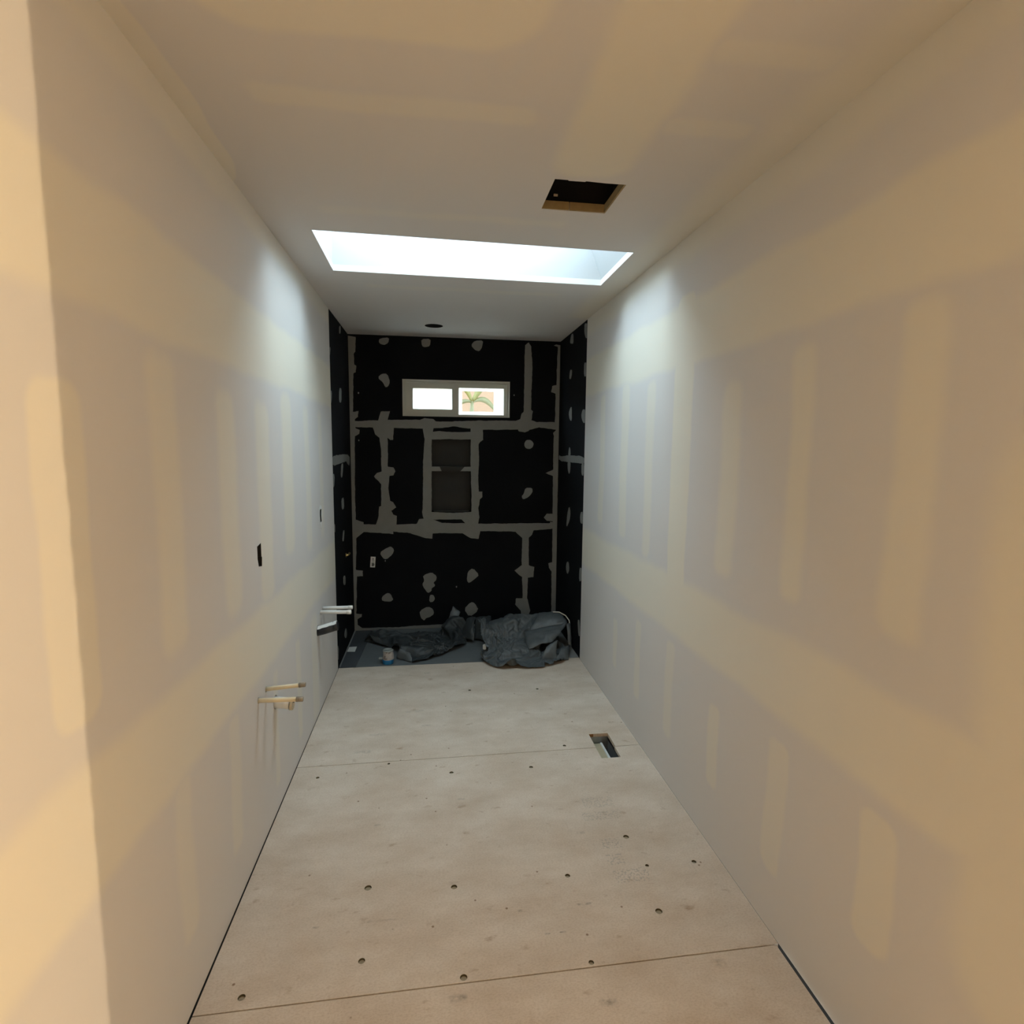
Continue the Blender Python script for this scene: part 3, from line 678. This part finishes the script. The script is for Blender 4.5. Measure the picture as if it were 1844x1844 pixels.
S(slab('subfloor', rect(-.1, W + .12, .29, YB + .12), [rect(1.494, 1.607, 2.569, 2.818)], lambda p, q, d: (p, q, -.0185 - d), .02, 'subfloor'), 'dark subfloor showing in the gap along the wall', 'floor')
reg = empty('floor_register', (1.55, 2.69, -.15)); tag(reg, 'open rectangular floor duct cut beside the right wall', 'vent')
child_world(open_box('duct', 1.490, 1.611, 2.566, 2.821, -.26, -.0186, '+z', 'galvanized'), reg)
child_world(box('duct_bend', 1.495, 1.566, 2.572, 2.814, -.25, -.055, 'tin_floor', bevel=.004), reg)
child_world(box('duct_bend', 1.562, 1.574, 2.573, 2.813, -.25, -.051, 'paper_white', bevel=.002), reg)
child_world(box('wood_edge', 1.4945, 1.6065, 2.8145, 2.8165, -.018, -.002, 'wood_edge'), reg)

pan = empty('shower_pan', (.87, 4.3, 0)); S(pan, 'grey waterproof membrane floor of the shower', 'shower floor')
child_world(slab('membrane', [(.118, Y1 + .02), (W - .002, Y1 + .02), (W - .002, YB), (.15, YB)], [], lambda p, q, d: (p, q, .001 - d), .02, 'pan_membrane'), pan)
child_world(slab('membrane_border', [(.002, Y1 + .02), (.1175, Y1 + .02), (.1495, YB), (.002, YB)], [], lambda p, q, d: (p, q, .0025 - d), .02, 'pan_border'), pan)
child_world(slab('sealant_fillet', [(.002, Y1 + .05), (.010, Y1 + .02), (.012, YB), (.002, YB)], [], lambda p, q, d: (p, q, .006 - d), .004, 'sealant'), pan)
child_world(slab('sealant_fillet', [(W - .11, Y1 + .021), (W - .003, Y1 + .021), (W - .003, YB - .2), (W - .03, YB - .2)], [], lambda p, q, d: (p, q, .004 - d), .003, 'sealant'), pan)
card = slab('paper_card', [(.014, 4.225), (.072, 4.217), (.073, 4.327), (.015, 4.324)], [], lambda p, q, d: (p, q, .0075 - d), .001, 'paper_white')
tag(card, 'small white card lying on the dark shower floor border', 'card')

# ------------------------------------------------------------------ plumbing
def stub(name, y, z, L, rr, mat, cap, label, rise=0.0, group=None):
    e = empty(name, (0, y, z))
    child_world(tube('pipe', [(-.02, y, z), (L - .024, y, z + rise * .85)], rr, mat), e)
    child_world(tube('end_cap', [(L - .026, y, z + rise * .85), (L - .002, y, z + rise), (L, y, z + rise)], [rr * 1.12, rr * 1.12, rr * .9], cap), e)
    tag(e, label, 'pipe', group)
    return e
stub('water_pipe_stub', 2.26, .58, .152, .0088, 'pipe_cream', 'pipe_cap', 'cream water pipe stub tilted upward with a grey tip, above the capped drain', .013)
stub('water_pipe_stub', 2.16, .58, .164, .0090, 'pipe_cream', 'pipe_cap', 'cream level water pipe stub with a grey tip, beneath the tilted one', -.003)
stub('water_pipe_stub', 3.43, .575, .176, .0105, 'pipe_white', 'pipe_white', 'white water pipe stub beside the shower, farther of the pair', 0)
stub('water_pipe_stub', 3.36, .572, .177, .0115, 'pipe_white', 'pipe_white', 'white water pipe stub beside the shower, between its twin and the black drain', -.006)
dr = empty('drain_pipe', (0, 2.38, .472))
child_world(tube('pipe', [(-.03, 2.38, .472), (.035, 2.375, .468), (.062, 2.372, .465)], [.024, .024, .025], 'pipe_white', seg=24), dr)
child_world(tube('test_cap', [(.0625, 2.372, .465), (.072, 2.372, .464), (.074, 2.372, .464)], [.0275, .0275, .024], 'test_cap', seg=24), dr)
child_world(tube('cap_nub', [(.0745, 2.366, .476), (.079, 2.366, .476)], .005, 'ink', seg=10), dr)
tag(dr, 'short white drain pipe with a tan test cap under the cream pipe stubs', 'pipe')
dr2 = empty('drain_pipe', (0, 3.27, .487))
child_world(tube('pipe', [(-.03, 3.27, .478), (.04, 3.27, .494), (.095, 3.27, .511)], .0275, 'abs_black', seg=24), dr2)
child_world(tube('end_cap', [(.092, 3.27, .510), (.108, 3.27, .515), (.114, 3.27, .516)], [.0285, .0285, .022], 'abs_black', seg=24), dr2)
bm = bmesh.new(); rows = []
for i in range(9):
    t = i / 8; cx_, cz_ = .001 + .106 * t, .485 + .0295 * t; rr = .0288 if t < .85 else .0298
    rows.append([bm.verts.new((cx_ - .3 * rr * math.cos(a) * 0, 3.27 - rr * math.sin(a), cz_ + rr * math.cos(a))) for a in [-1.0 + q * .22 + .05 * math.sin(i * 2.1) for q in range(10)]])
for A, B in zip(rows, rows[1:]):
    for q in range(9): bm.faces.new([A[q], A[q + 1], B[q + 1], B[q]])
child_world(link('top_highlight', bm_mesh(bm, 'top_highlight', True), 'pipe_white'), dr2)  # white shell on the pipe top, skylight highlight put into its colour
tag(dr2, 'thick black drain pipe stub with a painted-on white highlight along its top below the white pipe pair', 'pipe')
br = empty('brass_fitting', (0, 4.37, .72))
child_world(tube('elbow', [(-.01, 4.37, .72), (.012, 4.37, .72), (.02, 4.38, .724), (.022, 4.40, .73)], [.009, .009, .009, .010], 'brass', seg=10), br)
child_world(tube('flange', [(.0005, 4.37, .72), (.005, 4.37, .72)], .016, 'brass', seg=12), br)
tag(br, 'small brass fitting on the black left shower wall', 'fitting')

# ------------------------------------------------------------------ sticker with bar code
st = empty('sticker', (.163, YB, .59)); tag(st, 'small white bar code sticker on the black back wall', 'sticker')
def tl(a, b):   # tilt of the sticker
    c, s = math.cos(-.075), math.sin(-.075); a, b = a - .163, b - .59
    return (.163 + a * c - b * s * -1 * -1, .59 + a * s + b * c)
child_world(slab('paper', [tl(*q) for q in rect(.143, .183, .545, .635)], [], lambda a, b, d: (a, YB - .004 + d, b), .0035, 'paper_white'), st)
for (a0, a1, b0, b1) in ((.158, .172, .555, .582), (.157, .176, .586, .588), (.157, .174, .592, .594), (.159, .168, .612, .622), (.157, .160, .600, .608), (.163, .165, .600, .608), (.168, .172, .600, .608), (.153, .155, .555, .585), (.174, .178, .560, .578)):
    child_world(slab('print_mark', [tl(*q) for q in rect(a0, a1, b0, b1)], [], lambda a, b, d: (a, YB - .0045 + d, b), .0004, 'ink'), st)

# ------------------------------------------------------------------ little tub in front of the plastic
tub = empty('plastic_tub', (.338, 3.972, .001)); tag(tub, 'small dented white tub with blue base beside the crumpled plastic', 'tub')
def lathe(name, prof, mat, seg=28, dent=0, seed=0):
    bm = bmesh.new(); rings = []
    for rr, z in prof:
        rings.append([bm.verts.new((math.cos(2 * math.pi * k / seg) * rr * (1 + dent * noise.noise((math.cos(2 * math.pi * k / seg) * 1.6, math.sin(2 * math.pi * k / seg) * 1.6, z * 25 + seed))),
                                    math.sin(2 * math.pi * k / seg) * rr, z)) for k in range(seg)])
    for A, B in zip(rings, rings[1:]):
        for k in range(seg): bm.faces.new([A[k], A[(k + 1) % seg], B[(k + 1) % seg], B[k]])
    bm.faces.new(rings[0]); bm.faces.new(rings[-1])
    o = link(name, bm_mesh(bm, name, True), mat, tub)
    return o
lathe('base', [(.036, 0), (.0395, .004), (.040, .03), (.0398, .0335)], 'tub_blue', dent=.06)
lathe('body', [(.0385, .0325), (.0392, .034), (.038, .06), (.0365, .085), (.0362, .092)], 'tub_white', dent=.14, seed=3)
lathe('rim', [(.034, .0915), (.0375, .092), (.038, .098), (.030, .103), (.029, .0985)], 'tub_rim', dent=.12, seed=3)
tab = box('torn_tab', -.066, -.035, -.012, .012, .034, .046, 'tub_rim', tub, bevel=.003)
for q, (a, h_, w, tall) in enumerate(((-2.15, .056, .010, .022), (-1.95, .044, .022, .007), (-1.75, .090, .012, .005), (-1.25, .087, .016, .006))):
    p = Vector((math.cos(a) * .0392, math.sin(a) * .0392, h_))
    mk = box('print_mark', -w / 2, w / 2, -.0006, .0006, -tall / 2, tall / 2, 'tub_print', tub); mk.location = p; mk.rotation_euler = (0, .25 * (-1) ** q, a + math.pi / 2)

# ------------------------------------------------------------------ work light in the hall (out of frame)
wlt = empty('unseen_work_light', (LAMP.x + .12, LAMP.y, 0)); tag(wlt, 'unseen yellow work light on a tripod in the hall, out of frame', 'lamp')
lx, ly, lz = LAMP.x, LAMP.y, LAMP.z
def lpart(o): child_world(o, wlt); return o
lpart(tube('pole', [(lx + .12, ly, .25), (lx + .12, ly, lz - .08)], .014, 'lamp_metal'))
for a in (0, 2.09, 4.19):
    lpart(tube('leg', [(lx + .12 + .012 * math.cos(a), ly + .012 * math.sin(a), .62), (lx + .12 + .40 * math.cos(a), ly + .40 * math.sin(a), .01)], .010, 'lamp_metal', seg=8))
hd = lpart(box('head', lx + .06, lx + .16, ly - .12, ly + .12, lz - .09, lz + .09, 'lamp_yellow', bevel=.01))
lpart(box('lens', lx + .055, lx + .06, ly - .10, ly + .10, lz - .07, lz + .07, 'frosted_glass'))
lpart(box('bracket', lx + .10, lx + .14, ly - .14, ly - .12, lz - .10, lz + .02, 'lamp_metal'))

# ------------------------------------------------------------------ outdoors seen through the window
gr = slab('ground_yard', rect(-6, 10, YB + .14, YB + 9), [], lambda p, q, d: (p, q, -.4 - d), .1, 'ground_tan'); S(gr, 'tan yard ground outside the window', 'ground')
gw = slab('wall_garden', rect(-6, 10, -.4, 2.62), [], lambda a, b, d: (a, YB + 3.4 + d, b), .2, 'stucco'); S(gw, 'tan garden wall seen through the window', 'wall')
plant = empty('yard_plant', (1.18, YB + 2.4, -.4)); tag(plant, 'yellow green plant with arching leaves outside the window', 'plant')
def leaf(base, tip, bow, wid, mat):
    bm = bmesh.new(); A, B = Vector(base), Vector(tip); n = 10; L_, R_ = [], []
    side = (B - A).cross(Vector((0, 1, 0))).normalized()
    for i in range(n + 1):
        t = i / n; c = A.lerp(B, t) + Vector((0, 0, bow)) * math.sin(math.pi * t)
        w = wid * math.sin(math.pi * min(1, .12 + t * .88)) ** .7
        L_.append(bm.verts.new(c - side * w)); R_.append(bm.verts.new(c + side * w + Vector((0, .01, 0))))
    for i in range(n): bm.faces.new([L_[i], L_[i + 1], R_[i + 1], R_[i]])
    o = link('leaf', bm_mesh(bm, 'leaf', True), mat); child_world(o, plant)
    sm = o.modifiers.new('thickness', 'SOLIDIFY'); sm.thickness = .004
bx, by = 1.18, YB + 2.4
child_world(tube('stem', [(bx, by, -.4), (bx + .02, by, .9), (bx - .03, by, 1.9), (bx - .02, by, 2.13)], [.06, .05, .03, .02], 'leaf_green'), plant)
for (dx, dz, bow, wd, mt) in ((.25, .22, .10, .035, 'leaf_yellow'), (.42, .05, .26, .035, 'leaf_green'), (.60, -.05, .36, .04, 'leaf_yellow'), (-.18, .12, .08, .03, 'leaf_yellow'),
                              (.30, -.16, .10, .035, 'leaf_green'), (.75, .2, .3, .05, 'leaf_yellow'), (-.25, -.1, .05, .025, 'leaf_green')):
    leaf((bx - .02, by, 2.12), (bx + dx, by - .1, 2.12 + dz), bow, wd, mt)

# ------------------------------------------------------------------ crumpled plastic sheeting (cloth dropped over a few lumps, then frozen)
def outline_radius(poly, c, th):
    d = Vector((math.cos(th), math.sin(th))); best = .02
    n = len(poly)
    for i in range(n):
        a, b = Vector(poly[i]) - c, Vector(poly[(i + 1) % n]) - c
        e = b - a; den = d.x * e.y - d.y * e.x
        if abs(den) < 1e-9: continue
        t = (a.x * e.y - a.y * e.x) / den; s_ = (a.x * d.y - a.y * d.x) / den
        if t > 0 and -1e-6 <= s_ <= 1 + 1e-6: best = max(best, t)
    return best

def drape(name, poly, n, z0, amp, lumps, seed, frames, shrink, mat, bend=.9):
    c = sum((Vector(p) for p in poly), Vector((0, 0))) / len(poly)
    bm = bmesh.new(); grid = []
    for j in range(n + 1):
        row = []
        for i in range(n + 1):
            uu, vv = 2 * i / n - 1, 2 * j / n - 1
            rad = max(abs(uu), abs(vv)); th = math.atan2(vv, uu)
            p = c + Vector((math.cos(th), math.sin(th))) * outline_radius(poly, c, th) * rad
            z = z0 + amp * (noise.noise((p.x * 7 + seed, p.y * 7, seed)) + .5 * (1 - 2 * abs(noise.noise((p.x * 9, p.y * 6 + seed, 3)))))
            row.append(bm.verts.new((p.x, p.y, max(.012, z))))
        grid.append(row)
    for j in range(n):
        for i in range(n):
            bm.faces.new([grid[j][i], grid[j][i + 1], grid[j + 1][i + 1], grid[j + 1][i]])
    tmp = link(name + '_sim', bm_mesh(bm, name))
    helpers = []
    bmf = bmesh.new(); add_box(bmf, -.5, 2.3, 3.2, 5.2, -.3, .004)
    helpers.append(link('sim_floor', bm_mesh(bmf, 'sim_floor')))
    bmf = bmesh.new(); add_box(bmf, W - .012, W + .3, 3.2, 5.2, 0, 1); helpers.append(link('sim_wall', bm_mesh(bmf, 'sim_wall')))
    bmf = bmesh.new(); add_box(bmf, -.5, 2.3, YB - .012, 5.2, 0, 1); helpers.append(link('sim_wall', bm_mesh(bmf, 'sim_wall')))
    for (x, y, z, sx_, sy_, sz_) in lumps:
        bmf = bmesh.new(); bmesh.ops.create_icosphere(bmf, subdivisions=2, radius=1, matrix=Matrix.Translation((x, y, z)) @ Matrix.Diagonal((sx_, sy_, sz_, 1)))
        helpers.append(link('sim_lump', bm_mesh(bmf, 'sim_lump')))
    for h in helpers:
        cm = h.modifiers.new('collision', 'COLLISION'); h.collision.thickness_outer = .004; h.collision.cloth_friction = 15
    cm = tmp.modifiers.new('cloth', 'CLOTH'); cs = cm.settings
    cs.quality = 5; cs.mass = .15; cs.tension_stiffness = 25; cs.compression_stiffness = 25; cs.shear_stiffness = 10
    cs.bending_stiffness = bend; cs.air_damping = 1.5; cs.shrink_min = shrink; cs.shrink_max = shrink
    cm.collision_settings.use_collision = True; cm.collision_settings.distance_min = .004; cm.collision_settings.collision_quality = 3
    cm.collision_settings.use_self_collision = True; cm.collision_settings.self_distance_min = .004
    cm.point_cache.frame_start = 1; cm.point_cache.frame_end = frames
    for fr in range(1, frames + 1): scene.frame_set(fr)
    dg = bpy.context.evaluated_depsgraph_get()
    me = bpy.data.meshes.new_from_object(tmp.evaluated_get(dg))
    for h in helpers + [tmp]: bpy.data.objects.remove(h)
    scene.frame_set(1)
    for v in me.vertices:
        v.co.z = max(v.co.z, .003); v.co.x = min(v.co.x, W - .006); v.co.y = min(v.co.y, YB - .008)
    for p in me.polygons: p.use_smooth = True
    me.name = name; me.materials.clear()
    return me

right_poly = [(.985, 3.95), (1.09, 3.86), (1.20, 3.79), (1.40, 3.78), (1.55, 3.81), (1.66, 3.95), (1.70, 4.10), (1.70, 4.45), (1.5, 4.60), (1.2, 4.6), (1.06, 4.55), (1.03, 4.3), (1.04, 4.1)]
rs = drape('plastic_sheet', right_poly, 84, .26, .09, [(1.22, 4.32, .03, .20, .15, .155), (1.50, 4.34, .06, .11, .12, .155), (1.28, 4.06, .0, .16, .12, .08)], 2.3, 30, -.14, 'plastic_sheet')
rs.materials.append(MATS['plastic_sheet'])
heap = empty('plastic_sheeting', (1.3, 4.2, .002)); tag(heap, 'bulky crumpled dark grey plastic sheet piled in the right corner of the shower', 'plastic sheet')
ro = bpy.data.objects.new('sheet', rs); COL.objects.link(ro); ro.modifiers.new('smooth', 'SUBSURF').render_levels = 1; child_world(ro, heap)
left_poly = [(.11, 4.46), (.22, 4.36), (.33, 4.26), (.41, 4.10), (.51, 3.96), (.68, 4.05), (.85, 4.23), (.94, 4.33), (.97, 4.5), (.85, 4.62), (.55, 4.62), (.25, 4.60)]
ls_ = drape('plastic_sheet', left_poly, 76, .11, .07, [(.84, 4.52, .02, .10, .06, .14), (.30, 4.48, .0, .14, .08, .05), (.55, 4.25, .0, .12, .1, .03)], 7.1, 28, -.16, 'plastic_dark')
ls_.materials.append(MATS['plastic_dark'])
heap2 = empty('plastic_sheeting', (.55, 4.3, .002)); tag(heap2, 'flat crumpled blackish plastic sheet spread behind the small tub', 'plastic sheet')
l2 = bpy.data.objects.new('sheet', ls_); COL.objects.link(l2); l2.modifiers.new('smooth', 'SUBSURF').render_levels = 1; child_world(l2, heap2)

def flap(par, c, bow, mat, wr=.006, seed=0., n=14):
    bm = bmesh.new(); c = [Vector(q) for q in c]; bow = Vector(bow); g = []
    for j in range(n + 1):
        row = []
        for i in range(n + 1):
            a, b = i / n, j / n
            p = c[0].lerp(c[1], a).lerp(c[3].lerp(c[2], a), b) + bow * (16 * a * (1 - a) * b * (1 - b) * .6 + math.sin(math.pi * a) * .25)
            q = noise.noise_vector((p.x * 16 + seed, p.y * 16, p.z * 16)) + .5 * noise.noise_vector((p.x * 40, p.y * 40 + seed, p.z * 40))
            p = p + q * wr; p.z = max(.004, p.z); p.x = min(p.x, W - .008); row.append(bm.verts.new(p))
        g.append(row)
    for j in range(n):
        for i in range(n): bm.faces.new([g[j][i], g[j][i + 1], g[j + 1][i + 1], g[j + 1][i]])
    o = link('flap', bm_mesh(bm, 'flap', True), mat); child_world(o, par)
    sm = o.modifiers.new('thickness', 'SOLIDIFY'); sm.thickness = .0022
    return o
flap(heap, [(1.38, 4.16, .12), (1.50, 4.27, .25), (1.66, 4.25, .25), (1.69, 4.11, .205)], (0, -.02, .025), 'plastic_sheet', .008, 1)
flap(heap, [(1.36, 4.16, .13), (1.69, 4.11, .207), (1.56, 4.0, .105), (1.36, 3.97, .06)], (0, -.02, .02), 'plastic_sheet', .010, 2)
flap(heap, [(1.683, 4.12, .205), (1.718, 4.13, .20), (1.716, 4.07, .03), (1.688, 4.06, .05)], (.008, -.02, 0), 'plastic_sheet', .006, 3)
flap(heap, [(1.44, 3.87, .004), (1.485, 3.915, .092), (1.575, 3.95, .132), (1.555, 3.87, .008)], (-.01, -.025, .01), 'plastic_sheet', .007, 4)
flap(heap, [(1.55, 3.86, .012), (1.60, 3.94, .075), (1.70, 4.06, .05), (1.64, 3.88, .006)], (.01, -.02, .025), 'plastic_sheet', .007, 5)
child_world(tube('drawstring', [(1.60, 4.235, .262), (1.65, 4.22, .262), (1.69, 4.18, .245), (1.712, 4.15, .215), (1.716, 4.13, .17)], .0045, 'cord_white', seg=8), heap)
child_world(box('white_clip', 1.036, 1.061, 4.13, 4.15, .012, .052, 'paper_white', bevel=.004), heap)
flap(heap2, [(.87, 4.44, .02), (.945, 4.47, .165), (1.0, 4.46, .175), (.97, 4.28, .03)], (0, -.03, .02), 'plastic_dark', .011, 7)
flap(heap, [(.99, 4.38, .012), (1.0, 4.47, .165), (1.13, 4.46, .18), (1.10, 4.28, .03)], (0, -.03, .02), 'plastic_dark', .010, 11)
flap(heap2, [(.75, 4.54, .02), (.826, 4.61, .226), (.885, 4.59, .178), (.80, 4.48, .03)], (0, -.01, 0), 'plastic_sheet', .006, 8)
flap(heap2, [(.395, 4.05, .006), (.415, 4.06, .075), (.50, 4.02, .05), (.508, 3.958, .005)], (0, -.01, .012), 'plastic_sheet', .008, 9)
flap(heap2, [(.11, 4.45, .006), (.17, 4.53, .06), (.33, 4.5, .055), (.28, 4.36, .006)], (0, -.01, .03), 'plastic_dark', .014, 10)
